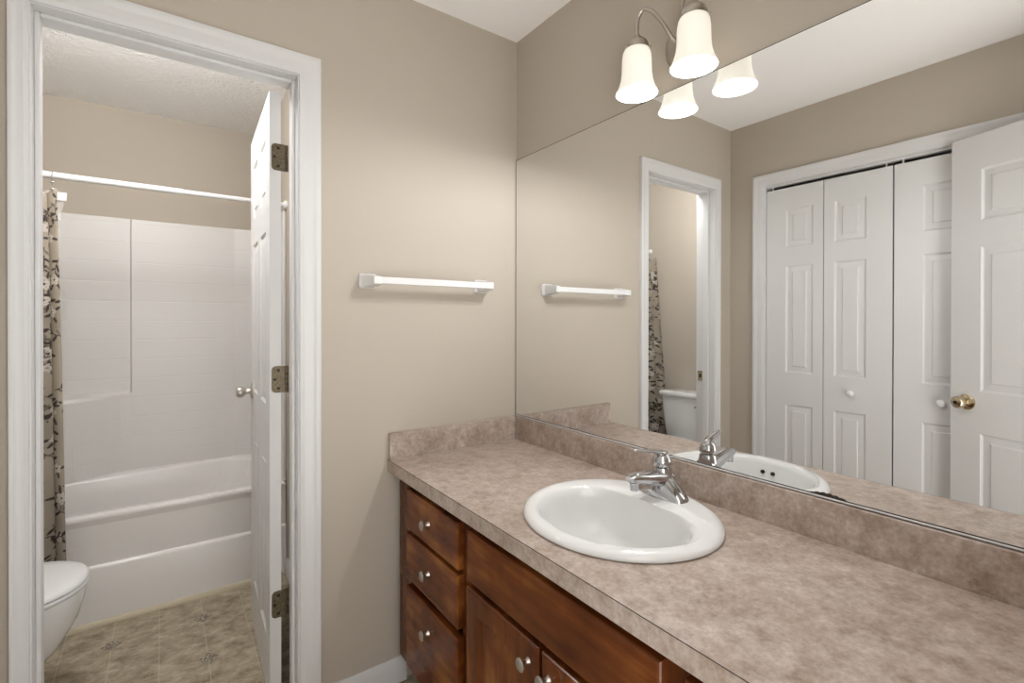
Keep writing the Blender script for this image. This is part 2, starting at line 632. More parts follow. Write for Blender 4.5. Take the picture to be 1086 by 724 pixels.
# rear doorway casing and lining
bm = B()
casing(bm, RX0 - 0.004, RX1 + 0.004, 2.088, lambda a, z, t: (a, YR + t, z))
struct(obj('trim_5', bm, M['trim'], smooth=True, angle=50))
bm = B()
box(bm, RX0, RX0 + 0.018, YR - 0.1, YR + 0.001, 0, 2.100)
box(bm, RX1 - 0.018, RX1, YR - 0.1, YR + 0.001, 0, 2.100)
box(bm, RX0 + 0.018, RX1 - 0.018, YR - 0.1, YR + 0.001, 2.085, 2.100)
struct(obj('trim_6', bm, M['trim'], bevel=0.0015))

# baseboards
def baseboard(name, p, q, nrm, h=0.088):
    p, q, n = Vector(p), Vector(q), Vector(nrm)
    prof = [(0, 0), (0.013, 0), (0.013, h * 0.70), (0.011, h * 0.80), (0.006, h * 0.92), (0.005, h), (0, h)]
    bm = B()
    loft(bm, [[e + n * t + Vector((0, 0, z)) for t, z in prof] for e in (p, q)])
    return struct(obj(name, bm, M['trim'], smooth=True, angle=30))
baseboard('baseboard_back', (DR + 0.068, 0, 0), (-0.50, 0, 0), (0, -1, 0))
baseboard('baseboard_tub_right', (TXR, TH, 0), (TXR, 1.02, 0), (-1, 0, 0))
baseboard('baseboard_tub_left', (TXL, TH, 0), (TXL, 1.02, 0), (1, 0, 0))
baseboard('baseboard_left', (-W, YR, 0), (-W, CY1 - 0.07, 0), (1, 0, 0))
baseboard('baseboard_rear', (RX1 + 0.07, YR, 0), (-0.55, YR, 0), (0, 1, 0))

# ------------------------------------------------------------------ panelled doors
def panel_slab(bm, wd, h, t, panels, mtx, d=0.0062):
    xs = sorted({0, wd, *[p[0] for p in panels], *[p[1] for p in panels]})
    zs = sorted({0, h, *[p[2] for p in panels], *[p[3] for p in panels]})
    P = {(round(p[0], 5), round(p[2], 5)): p for p in panels}
    def q(pts):
        bm.faces.new([bm.verts.new(mtx @ Vector(p)) for p in pts])
    for side in (0, 1):
        y = lambda dep: dep if side == 0 else t - dep
        for i in range(len(xs) - 1):
            for j in range(len(zs) - 1):
                x0, x1, z0, z1 = xs[i], xs[i + 1], zs[j], zs[j + 1]
                if (round(x0, 5), round(z0, 5)) in P:
                    rings = []
                    for ins, dep in ((0, 0), (0.0025, 0.0026), (0.008, d), (0.012, d), (0.034, d * 0.72), (0.0375, d * 0.24), (0.041, d * 0.18)):
                        rings.append([(x0 + ins, y(dep), z0 + ins), (x1 - ins, y(dep), z0 + ins), (x1 - ins, y(dep), z1 - ins), (x0 + ins, y(dep), z1 - ins)])
                    for a, b in zip(rings, rings[1:]):
                        for k in range(4):
                            l = (k + 1) % 4
                            q((a[k], a[l], b[l], b[k]))
                    q(rings[-1])
                else:
                    q(((x0, y(0), z0), (x1, y(0), z0), (x1, y(0), z1), (x0, y(0), z1)))
    for i in range(len(xs) - 1):
        for z in (0, h):
            q(((xs[i], 0, z), (xs[i + 1], 0, z), (xs[i + 1], t, z), (xs[i], t, z)))
    for j in range(len(zs) - 1):
        for x in (0, wd):
            q(((x, 0, zs[j]), (x, t, zs[j]), (x, t, zs[j + 1]), (x, 0, zs[j + 1])))
    bmesh.ops.remove_doubles(bm, verts=bm.verts, dist=1e-5)

def axes(o, ex, ey):
    ex, ey = Vector(ex).normalized(), Vector(ey).normalized()
    return Matrix(((ex.x, ey.x, 0, o[0]), (ex.y, ey.y, 0, o[1]), (0, 0, 1, o[2]), (0, 0, 0, 1)))

def six_panels(wd, st=0.105, mul=0.09):
    a = (wd - 2 * st - mul) / 2
    cols = ((st, st + a), (st + a + mul, wd - st))
    rows = ((0.19, 0.82), (0.995, 1.60), (1.71, 1.925))
    return [(c[0], c[1], r[0], r[1]) for c in cols for r in rows]

def knob_mesh(bm, o, ax, r=0.026, reach=0.062):
    """door knob: rosette, neck, ball"""
    lathe(bm, [(0.001, 0), (0.033, 0), (0.033, 0.003), (0.029, 0.007), (0.013, 0.009), (0.0105, 0.014), (0.0105, 0.026), (0.014, 0.029), (r * 0.86, 0.034), (r, 0.044), (r * 0.96, 0.053), (r * 0.78, 0.060), (r * 0.5, reach), (0.001, reach + 0.001)], o, ax, 28)

# tub room door, standing open into the tub room
ex = Vector((0.024, 0.6045, 0)); ey = Vector((0.6045, -0.024, 0))
D1 = axes((-0.929, 0.121, 0.012), ex, ey)
DW, DHT = 0.605, 2.053
bm = B()
panel_slab(bm, DW, DHT, 0.0345, six_panels(DW, 0.10, 0.085), D1)
door1 = struct(obj('door_1', bm, M['door'], origin=(-0.929, 0.121, 0.0)))
tag(door1, 'white six panel door swung open into the tub room')
for side in (0, 1):
    p = D1 @ Vector((DW - 0.062, 0 if side == 0 else 0.0345, 0.988))
    bm = B()
    n = -ey.normalized() if side == 0 else ey.normalized()
    knob_mesh(bm, p, n, 0.024, 0.058)
    k = obj('door_knob', bm, M['nickel'], door1, smooth=True, angle=40)
    tag(k, 'satin nickel door knob')
for zc in (1.848, 1.103, 0.347):
    bm = B()
    # leaf on the door's hinge edge with rounded free corners
    hh, x0, x1, r = 0.0445, -0.9235, -0.882, 0.013
    pts = []
    for cx, cz, a0 in ((x0 + r, zc + hh - r, 90), (x0 + r, zc - hh + r, 180)):
        for i in range(7):
            a = math.radians(a0 + 90 * i / 6)
            pts.append((cx + r * math.cos(a), cz + r * math.sin(a)))
    pts += [(x1, zc - hh), (x1, zc + hh)]
    loft(bm, [[(x, y, z) for x, z in pts] for y in (0.1165, 0.1205)])
    hg = obj('hinge', bm, M['hinge'], door1, bevel=0.0006)
    tag(hg, 'antique brass butt hinge')
    bm = B()
    for i in range(5):
        z0 = zc - hh + i * (2 * hh / 5)
        lathe(bm, [(0.001, 0.0008), (0.0058, 0.0008), (0.0058, 2 * hh / 5 - 0.0008), (0.001, 2 * hh / 5 - 0.0008)], (-0.8775, 0.1195, z0), seg=14)
    obj('barrel', bm, M['hinge'], hg, smooth=True)
    bm = B()
    for (sx, sz) in ((-0.903, 0.030), (-0.914, 0.0), (-0.903, -0.030)):
        lathe(bm, [(0.0001, 0), (0.0052, 0), (0.0046, 0.0012), (0.0001, 0.0012)], (sx, 0.1164, zc + sz), (0, -1, 0), 12)
    obj('screw', bm, M['screw'], hg)

# entry door standing open against the closet
LE = Vector((-1.607, -1.052, 0.0)); HG = Vector((-1.331, -1.7, 0.0))
ex2 = (HG - LE).normalized(); ey2 = Vector((ex2.y, -ex2.x, 0))     # thickness runs towards the closet
ey2 = -ey2 if ey2.x > 0 else ey2
w2 = (HG - LE).length
D2 = axes((LE.x, LE.y, 0.012), ex2, ey2)
bm = B()
panel_slab(bm, w2, 2.070, 0.0345, six_panels(w2, 0.112, 0.10), D2)
door2 = struct(obj('door_2', bm, M['door'], origin=(LE.x, LE.y, 0)))
tag(door2, 'white six panel entry door standing open in front of the closet')
bm = B()
knob_mesh(bm, D2 @ Vector((0.062, 0, 0.945)), -ey2, 0.026, 0.062)
k = obj('door_knob', bm, M['satin_brass'], door2, smooth=True, angle=40)
tag(k, 'satin brass door knob with key slot')
bm = B()
kc = D2 @ Vector((0.062, 0, 0.945)) - ey2 * 0.0632
lathe(bm, [(0.0001, 0), (0.008, 0), (0.008, 0.0015), (0.0001, 0.0015)], kc, -ey2, 16)
obj('key_slot', bm, M['screw'], k)
# bifold closet doors: two pairs of leaves
lw = (CY0 - CY1 - 0.019) / 4
ltop = 2.052
def leaf_panels(wide_first):
    a, b = (0.108, 0.050) if wide_first else (0.050, 0.108)
    return [(a, lw - b, r0, r1) for r0, r1 in ((0.19, 0.82), (1.0, 1.60), (1.705, 1.92))]
ys = [CY0 - 0.003, CY0 - 0.003 - lw - 0.0035, CY0 - 0.003 - 2 * lw - 0.010, CY0 - 0.003 - 3 * lw - 0.0135]
for pair, lab in ((0, 'white bifold closet door pair fully seen in the mirror, its round knob on the second leaf'), (1, 'white bifold closet door pair partly hidden behind the open entry door')):
    root = thing('bifold_closet_door', (-W - 0.02, ys[2 * pair], 0), lab, 'closet door', 'bifold doors of the closet')
    leaves = []
    for i in (0, 1):
        bm = B()
        Dm = axes((-W - 0.006, ys[2 * pair + i], 0.012), (0, -1, 0), (-1, 0, 0))
        panel_slab(bm, lw, ltop - 0.012, 0.030, leaf_panels(i == 0), Dm, d=0.0058)
        leaves.append(obj('door_leaf', bm, M['door'], root))
    ki = 1 if pair == 0 else 0
    ky = ys[2 * pair + ki] - (lw * 0.5 - 0.02 if pair == 0 else lw * 0.5 + 0.03)
    bm = B()
    lathe(bm, [(0.0001, 0), (0.010, 0), (0.009, 0.008), (0.011, 0.012), (0.017, 0.018), (0.0175, 0.023), (0.013, 0.028), (0.0001, 0.030)], (-W - 0.006, ky, 0.931), (1, 0, 0), 24)
    obj('knob', bm, M['plastic'], leaves[ki], smooth=True, angle=60)
    bm = B()
    for yy in (ys[2 * pair] - 0.03, ys[2 * pair + 1] - lw + 0.03):
        lathe(bm, [(0.0001, 0), (0.004, 0), (0.004, 0.022), (0.0001, 0.022)], (-W - 0.021, yy, ltop), seg=10)
    obj('pivot_pin', bm, M['plastic'], root)
bm = B()
box(bm, -W - 0.036, -W - 0.008, CY1, CY0, DH - 0.010, DH)
t = obj('bifold_track', bm, M['trim'], origin=(-W - 0.02, CY0, DH), bevel=0.001)
tag(t, 'thin white sliding track under the closet door head', 'track')

# ================================================================== mirror
def bulge(x):
    t = max(0.0, min(1.0, (-1.37 - x) / 0.27))
    return 0.125 * t * t * (3 - 2 * t)

root = thing('wall_mirror', (-0.003, -0.8, MZ0), 'large frameless wall mirror above the counter backsplash', 'mirror')
MY0, MY1 = -0.0045, -1.70
bm = B()
f = bm.faces.new([bm.verts.new(p) for p in ((-0.006, MY0 - 0.0015, MZ0 + 0.0015), (-0.006, MY1, MZ0 + 0.0015), (-0.006, MY1, MZ1 - 0.0015), (-0.006, MY0 - 0.0015, MZ1 - 0.0015))])
ext = bmesh.ops.extrude_face_region(bm, geom=[f])
bmesh.ops.translate(bm, vec=(0.004, 0, 0), verts=[e for e in ext['geom'] if isinstance(e, bmesh.types.BMVert)])
obj('glass', bm, M['silver'], root)
bm = B()
box(bm, -0.0058, -0.0003, MY1, MY0, MZ1 - 0.0014, MZ1 + 0.0006)
box(bm, -0.0058, -0.0003, MY0 - 0.0013, MY0 + 0.0012, MZ0, MZ1)
obj('edge', bm, M['mirror_edge'], root)  # glass edge, with the bevel's dark reflection put into its colour
bm = B()
box(bm, -0.0095, -0.0003, MY1, MY0, MZ0 - 0.0035, MZ0 - 0.0012)
box(bm, -0.0095, -0.0075, MY1, MY0, MZ0 - 0.0035, MZ0 + 0.0015)
ch = obj('channel', bm, M['channel'], root, bevel=0.0004)
tag(ch, 'thin bright channel along the bottom edge')
bm = B()
box(bm, -0.0074, -0.0060, MY1, MY0, MZ0 - 0.001, MZ0 + 0.0032)
obj('gasket', bm, M['tarnish'], root)
def blot(y0, y1, h):
    n = 18
    pts = [(y0 + (y1 - y0) * i / n, MZ0 + 0.002 + h * (math.sin(PI * i / n) ** 0.6) * (0.85 + 0.15 * math.sin(i * 2.1))) for i in range(n + 1)]
    pts += [(y1, MZ0 + 0.001), (y0, MZ0 + 0.001)]
    bm = B()
    loft(bm, [[(x, y, z) for y, z in pts] for x in (-0.0060, -0.0066)])
    o = obj('tarnish_spot', bm, M['tarnish'], root)
    tag(o, 'dark desilvered spot at the lower edge')
blot(-1.155, -1.235, 0.009)
blot(-0.37, -0.50, 0.0022)

# ================================================================== vanity
root = thing('vanity_cabinet', (-0.28, -0.85, 0), 'dark cherry wood vanity cabinet with drawers and doors under the taupe countertop', 'cabinet')
XF, XD = -0.528, -0.554      # face frame front, drawer front face
YC0, YC1 = -0.016, -1.70
bm = B()
# carcass: sides, bottom, back, toe board
for y in (YC0, -0.504, -1.178, YC1 + 0.016):
    box(bm, -0.515, -0.006, y - 0.016, y, 0.105, CB - 0.002)
box(bm, -0.515, -0.006, YC1, YC0, 0.105, 0.121)
box(bm, -0.012, -0.006, YC1, YC0, 0.121, CB - 0.002)
box(bm, -0.46, -0.445, YC1, YC0, 0.0, 0.105)
obj('body', bm, M['wood_frame'], root, bevel=0.001)
bm = B()
def stile(y0, y1, z0=0.105, z1=CB - 0.002):
    box(bm, XF, -0.515, y1, y0, z0, z1)
st = [(YC0, -0.140), (-0.465, -0.548), (-1.140, -1.218), (-1.572, YC1)]
for a, b_ in st:
    stile(a, b_)
for y0, y1, zz in ((-0.140, -0.465, ((0.105, 0.150), (0.425, 0.452), (0.590, 0.617), (0.725, CB - 0.002))), (-0.548, -1.140, ((0.105, 0.150), (0.575, 0.612), (0.725, CB - 0.002))), (-1.218, -1.572, ((0.105, 0.150), (0.425, 0.452), (0.590, 0.617), (0.725, CB - 0.002)))):
    for z0, z1 in zz:
        box(bm, XF, -0.515, y1, y0, z0, z1)
obj('face_frame', bm, M['wood_frame'], root, bevel=0.0012)

def cab_knob(parent, y, z):
    bm = B()
    lathe(bm, [(0.0001, 0), (0.0085, 0), (0.0085, 0.002), (0.0055, 0.006), (0.005, 0.014), (0.0075, 0.018), (0.0145, 0.0215), (0.0152, 0.0245), (0.0125, 0.0275), (0.0001, 0.0285)], (XD, y, z), (-1, 0, 0), 24)
    k = obj('knob', bm, M['nickel'], parent, smooth=True, angle=50)
    tag(k, 'satin nickel mushroom knob')
    return k

def front(name, y0, y1, z0, z1, mat, label=None):
    bm = B()
    # slab with a small ogee edge
    rings = []
    for ins, x in ((0.0, XF - 0.0005), (0.0, XD + 0.005), (0.002, XD + 0.002), (0.006, XD)):
        rings.append([(x, y0 - ins, z0 + ins), (x, y1 + ins, z0 + ins), (x, y1 + ins, z1 - ins), (x, y0 - ins, z1 - ins)])
    loft(bm, rings)
    o = obj(name, bm, mat, root, origin=(XD, (y0 + y1) / 2, (z0 + z1) / 2))
    if label:
        tag(o, label)
    return o
for (y0, y1, ky) in ((-0.128, -0.478, -0.302), (-1.205, -1.585, -1.395)):
    for (z0, z1, kz) in ((0.603, 0.737, 0.674), (0.437, 0.588, 0.520), (0.140, 0.410, 0.338)):
        d = front('drawer', y0, y1, z0, z1, M['wood_h'])
        cab_knob(d, ky, kz)
front('false_front', -0.530, -1.160, 0.600, 0.738, M['wood_h'], 'wide blank drawer front below the sink')
for (y0, y1, ky) in ((-0.528, -0.838, -0.806), (-0.850, -1.160, -0.876)):
    bm = B()
    # frame-and-panel door
    z0, z1, s = 0.140, 0.584, 0.055
    rings = []
    for ins, x in ((0.0, XF - 0.0005), (0.0, XD + 0.005), (0.002, XD + 0.002), (0.005, XD), (s, XD), (s + 0.004, XD + 0.003), (s + 0.008, XD + 0.009), (s + 0.012, XD + 0.0095)):
        rings.append([(x, y0 - ins, z0 + ins), (x, y1 + ins, z0 + ins), (x, y1 + ins, z1 - ins), (x, y0 - ins, z1 - ins)])
    loft(bm, rings)
    d = obj('cabinet_door', bm, M['wood_v'], root, origin=(XD, (y0 + y1) / 2, (z0 + z1) / 2))
    cab_knob(d, ky, 0.540)

# countertop with an oval cut-out
SX, SY = -0.282, -0.826       # sink centre
SA, SB = 0.236, 0.252
ct = thing('countertop', (-0.28, -0.85, CB), 'mottled taupe laminate countertop with backsplash on the vanity', 'countertop')
bm = B()
X0, X1, Y0, Y1 = -CD, -0.0015, YE, -0.0015
ang = [2 * PI * i / 120 for i in range(120)]
for cx, cy in ((X0, Y0), (X1, Y0), (X1, Y1), (X0, Y1)):
    a = math.atan2(cy - SY, cx - SX) % (2 * PI)
    j = min(range(120), key=lambda i: abs((ang[i] - a + PI) % (2 * PI) - PI))
    ang[j] = a
outer, inner = [], []
for a in ang:
    c, s = math.cos(a), math.sin(a)
    tt = min(((X1 if c > 0 else X0) - SX) / c if abs(c) > 1e-9 else 1e9, ((Y1 if s > 0 else Y0) - SY) / s if abs(s) > 1e-9 else 1e9)
    outer.append((SX + c * tt, SY + s * tt))
    r = 1 / math.sqrt((c / (SA - 0.024)) ** 2 + (s / (SB - 0.024)) ** 2)
    inner.append((SX + c * r, SY + s * r))
loop = [[(x, y, z) for x, y in pts] for pts, z in ((outer, CB), (outer, CH), (inner, CH), (inner, CB), (outer, CB))]
loft(bm, loop, cap=False)
bmesh.ops.remove_doubles(bm, verts=bm.verts, dist=1e-6)
obj('top', bm, M['laminate'], ct)
bm = B()
box(bm, -CD - 0.0006, -CD + 0.0006, YE, -0.0015, CH - 0.0011, CH + 0.0001)
o = obj('edge_seam', bm, M['tarnish'], ct)
tag(o, 'dark seam line along the front edge')
bm = B()
box(bm, -0.019, -0.0012, YE, -0.0012, CH, BST)
obj('backsplash', bm, M['laminate'], ct, bevel=0.0012)
bm = B()
box(bm, -0.5655, -0.0192, -0.019, -0.0012, CH, BST)
o = obj('side_splash', bm, M['laminate'], ct, bevel=0.0012)

# ------------------------------------------------------------------ sink
sk = thing('bathroom_sink', (SX, SY, CH), 'white oval drop-in sink set into the taupe countertop', 'sink')
bm = B()
NS = 96
def ell(a_, b_, z, cx=SX, cy=SY):
    return [(cx + a_ * math.cos(2 * PI * i / NS), cy + b_ * math.sin(2 * PI * i / NS), z) for i in range(NS)]
IX, IA, IB = -0.316, 0.163, 0.203
def dshape(k, z, shift=0.0, clampx=-0.190, flat=1.0):
    """the bowl outline: an ellipse with its wall side flattened for the tap deck"""
    out = []
    for i in range(NS):
        a = 2 * PI * i / NS
        x, y = IX + IA * math.cos(a) * k, SY - 0.006 + IB * math.sin(a) * k
        lim = clampx - (1 - k) * 0.02
        d = x - (lim - 0.02)
        if d > 0:
            x = (lim - 0.02) + 0.02 * math.tanh(d / 0.03)
        out.append((x + shift, y, z))
    return out
rings = [ell(SA - 0.035, SB - 0.035, CH - 0.008), ell(SA - 0.031, SB - 0.031, CH + 0.0006), ell(SA - 0.004, SB - 0.004, CH + 0.0004), ell(SA, SB, CH + 0.004), ell(SA - 0.002, SB - 0.002, CH + 0.010), ell(SA - 0.008, SB - 0.008, CH + 0.0165), ell(SA - 0.017, SB - 0.017, CH + 0.0205), ell(SA - 0.027, SB - 0.027, CH + 0.0215)]
d0 = dshape(1.075, CH + 0.019)
e0 = ell(SA - 0.034, SB - 0.034, CH + 0.0212)
rings.append([tuple(0.5 * p + 0.5 * q for p, q in zip(a, b_)) for a, b_ in zip(e0, dshape(1.08, CH + 0.0205))])
for k, z in ((1.055, 0.0200), (1.03, 0.0188), (1.007, 0.0160), (0.985, 0.0112), (0.966, 0.003), (0.952, -0.009), (0.938, -0.028), (0.925, -0.046), (0.90, -0.070), (0.84, -0.097), (0.74, -0.118), (0.6, -0.132), (0.42, -0.141), (0.24, -0.146), (0.13, -0.148)):
    rings.append(dshape(k, CH + z, shift=0.012 * (1 - k)))
loft(bm, rings, cap=False)
# underside of the bowl
rings2 = [ell(SA - 0.035, SB - 0.035, CH - 0.008)] + [dshape(k * 1.05, CH + z - 0.008, shift=0.012 * (1 - k)) for k, z in ((1.0, -0.012), (0.95, -0.045), (0.86, -0.1), (0.62, -0.142), (0.13, -0.156))]
loft(bm, rings2, cap=False)
bmesh.ops.remove_doubles(bm, verts=bm.verts, dist=1e-6)
obj('basin', bm, M['porcelain'], sk, smooth=True, angle=70)
bm = B()
dc = (IX + 0.010, SY, CH - 0.150)
lathe(bm, [(0.0001, 0), (0.022, 0), (0.0225, 0.003), (0.019, 0.0045), (0.015, 0.003), (0.0001, 0.0028)], dc, seg=28)
obj('drain', bm, M['chrome'], sk, smooth=True)
for y in (-0.812, -0.846):
    bm = B()
    p = Vector((IX - IA * 0.93 - 0.001 + 0.0045, y, CH - 0.022))
    lathe(bm, [(0.0001, -0.004), (0.0065, -0.004), (0.0065, 0.0012), (0.0001, 0.0012)], p, (1, 0, 0.2), 20)
    o = obj('overflow_hole', bm, M['dark'], sk)
    tag(o, 'dark round overflow hole')

# ------------------------------------------------------------------ tap
FX, FY, FZ = -0.113, -0.830, CH + 0.0205
fa = thing('faucet', (FX, FY, FZ), 'chrome single lever faucet on the back rim of the white sink', 'faucet')
bm = B()
rings = []
L = 0.076
n = 28
for i in range(n + 1):
    t = -1 + 2 * i / n
    y = FY + L * t
    endr = math.sqrt(max(0.0, 1 - abs(t) ** 5))
    hw = 0.006 + 0.0235 * endr + 0.008 * math.exp(-(t / 0.4) ** 2)
    hgt = 0.011 + 0.048 * (1 - abs(t) ** 1.6) + 0.008 * math.exp(-(t / 0.3) ** 2)
    hgt *= 0.45 + 0.55 * endr
    ring = []
    for k in range(13):
        a = PI * k / 12
        cx = math.copysign(abs(math.cos(a)) ** 0.75, math.cos(a))
        ring.append((FX + hw * cx * (1 - 0.18 * math.sin(a)), y, FZ + hgt * (math.sin(a) ** 0.8)))
    rings.append(ring)
loft(bm, rings)
obj('body', bm, M['chrome'], fa, smooth=True, angle=60)
bm = B()
rings = []
for (x, z, hy, hz) in ((-0.095, 0.040, 0.027, 0.022), (-0.125, 0.046, 0.0265, 0.022), (-0.155, 0.054, 0.0245, 0.019), (-0.185, 0.060, 0.0220, 0.0155), (-0.215, 0.065, 0.0195, 0.013), (-0.236, 0.067, 0.0165, 0.0105), (-0.245, 0.066, 0.013, 0.0075)):
    ring = []
    for k in range(20):
        a = 2 * PI * k / 20
        c, s = math.cos(a), math.sin(a)
        ring.append((x, FY + hy * math.copysign(abs(c) ** 0.6, c), FZ + z + hz * math.copysign(abs(s) ** 0.6, s)))
    rings.append(ring)
loft(bm, rings)
obj('spout', bm, M['chrome'], fa, smooth=True, angle=60)
bm = B()
lathe(bm, [(0.0001, 0), (0.0115, 0), (0.012, 0.002), (0.012, 0.016), (0.0135, 0.022), (0.0001, 0.022)], (-0.226, FY, FZ + 0.036), (-0.12, 0, 1), 24)
obj('aerator', bm, M['chrome'], fa, smooth=True)
bm = B()
lathe(bm, [(0.0001, 0), (0.0275, 0), (0.0255, 0.012), (0.0235, 0.022), (0.0001, 0.022)], (FX, FY, FZ + 0.055), (0.0, 0, 1), 28)
lathe(bm, [(0.0185, 0.0215), (0.0185, 0.0245)], (FX, FY, FZ + 0.055), (0.0, 0, 1), 28)
obj('collar', bm, M['chrome'], fa, smooth=True)
bm = B()
lathe(bm, [(0.0001, 0), (0.0225, 0), (0.0250, 0.004), (0.0250, 0.014), (0.0225, 0.026), (0.0165, 0.036), (0.009, 0.041), (0.0001, 0.0425)], (FX, FY, FZ + 0.0795), (-0.10, 0.02, 1), 28)
rings = []
for (u_, z, hy, hz) in ((-0.012, 0.108, 0.0150, 0.012), (0.010, 0.117, 0.0150, 0.0085), (0.030, 0.1215, 0.0140, 0.0055), (0.055, 0.1255, 0.0125, 0.0042), (0.078, 0.1285, 0.0115, 0.0038), (0.092, 0.1305, 0.0095, 0.0032), (0.098, 0.131, 0.0055, 0.002)):
    dv = Vector((-0.975, 0.22, 0)); sv = Vector((0.22, 0.975, 0))
    ring = []
    for k in range(18):
        a = 2 * PI * k / 18
        ring.append(Vector((FX, FY, FZ + z)) + dv * u_ + sv * (hy * math.cos(a)) + Vector((0, 0, hz * math.sin(a))))
    rings.append(ring)
loft(bm, rings)
obj('lever_handle', bm, M['chrome'], fa, smooth=True, angle=60)
bm = B()
lathe(bm, [(0.0001, 0), (0.004, 0), (0.004, 0.001), (0.0001, 0.001)], (FX - 0.0245, FY + 0.001, FZ + 0.094), (-1, 0, 0.1), 14)
o = obj('index_dot', bm, M['screw'], fa)

# ================================================================== vanity light
LX, LY = -0.103, (-0.730, -0.916)
LZ = 1.956
vl = thing('vanity_light', (0, -0.823, 2.09), 'lit two-shade brushed nickel vanity light on the wall above the mirror', 'wall lamp')
bm = B()
lathe(bm, [(0.0001, 0), (0.068, 0), (0.068, 0.004), (0.060, 0.014), (0.045, 0.020), (0.018, 0.024), (0.012, 0.034), (0.0001, 0.036)], (-0.0008, -0.823, 2.092), (-1, 0, 0), 40)
obj('canopy', bm, M['nickel_dark'], vl, smooth=True, angle=40)
for ly in LY:
    s = 1 if ly > -0.823 else -1
    yc = -0.823
    bm = B()
    tube(bm, smooth_pts([(-0.018, yc + s * 0.012, 2.092), (-0.045, yc + s * 0.020, 2.110), (-0.070, yc + s * 0.034, 2.150), (-0.090, yc + s * 0.055, 2.182), (-0.100, yc + s * 0.075, 2.190), (LX, ly - s * 0.004, 2.172), (LX, ly, 2.145), (LX, ly, 2.112)]), 0.0058, 12)
    obj('arm', bm, M['nickel_dark'], vl, smooth=True)
    bm = B()
    lathe(bm, [(0.0001, 0.046), (0.009, 0.046), (0.012, 0.043), (0.014, 0.036), (0.024, 0.032), (0.031, 0.025), (0.0335, 0.016), (0.0335, 0.0), (0.031, -0.003), (0.0001, -0.003)], (LX, ly, 2.078), (0, 0, 1), 36)
    ft = obj('fitter_cap', bm, M['nickel_dark'], vl, smooth=True, angle=40)
    for k in range(3):
        bm = B()
        a = 2 * PI * k / 3 + 0.9
        d = Vector((math.cos(a), math.sin(a), 0))
        lathe(bm, [(0.0001, 0), (0.002, 0), (0.002, 0.006), (0.0042, 0.006), (0.0042, 0.0085), (0.0001, 0.009)], Vector((LX, ly, 2.083)) + d * 0.0325, d, 10)
        obj('thumb_screw', bm, M['nickel_dark'], ft)
    bm = B()
    prof = [(0.0300, 0.128), (0.0355, 0.125), (0.0395, 0.116), (0.0415, 0.100), (0.0420, 0.080), (0.0425, 0.060), (0.0450, 0.040), (0.0500, 0.022), (0.0565, 0.006), (0.0590, 0.0)]
    back = [(r - 0.0032, h + 0.0005) for r, h in reversed(prof)]
    lathe(bm, prof + back, (LX, ly, LZ), (0, 0, 1), 48, cap=False)
    sh = obj('lamp_shade', bm, M['shade'], vl, smooth=True, angle=80)
    tag(sh, 'frosted white glass bell shade')
    bm = B()
    bmesh.ops.create_uvsphere(bm, u_segments=24, v_segments=16, radius=0.027, matrix=Matrix.Translation((LX, ly, LZ + 0.052)))
    lathe(bm, [(0.0001, 0.07), (0.013, 0.07), (0.013, 0.115), (0.0001, 0.115)], (LX, ly, LZ), (0, 0, 1), 16)
    obj('bulb', bm, M['bulb'], vl, smooth=True)
    lamp('bulb_light', 'POINT', (LX, ly, LZ + 0.004), BULB_WATT, (0.97, 0.98, 1.0), 0.012, vl)

# ================================================================== towel bar
tb = thing('towel_bar', (-0.40, 0, 1.435), 'white square towel bar mounted on the beige wall beside the mirror', 'towel bar')
def rsq(xc, zc, hw, hz, y, p=0.28):
    out = []
    for k in range(32):
        a = 2 * PI * (k + 0.5) / 32
        c, s_ = math.cos(a), math.sin(a)
        out.append((xc + hw * math.copysign(abs(c) ** p, c), y, zc + hz * math.copysign(abs(s_) ** p, s_)))
    return out
for xb, xf in ((-0.6405, -0.632), (-0.179, -0.1795)):
    bm = B()
    loft(bm, [rsq(xb, 1.437, 0.0315, 0.0265, -0.0005), rsq(xb, 1.437, 0.0315, 0.0265, -0.006), rsq(xb, 1.437, 0.0285, 0.0240, -0.011), rsq(xb, 1.437, 0.0245, 0.0215, -0.014, 0.2), rsq(xf, 1.437, 0.0170, 0.0175, -0.055, 0.15), rsq(xf, 1.437, 0.0135, 0.0130, -0.0775, 0.12), rsq(xf, 1.437, 0.0115, 0.0110, -0.0795, 0.12)])
    obj('bracket', bm, M['plastic'], tb, smooth=True, angle=30)
bm = B()
box(bm, -0.622, -0.189, -0.0775, -0.057, 1.4255, 1.4485)
obj('bar', bm, M['plastic'], tb, bevel=0.002)

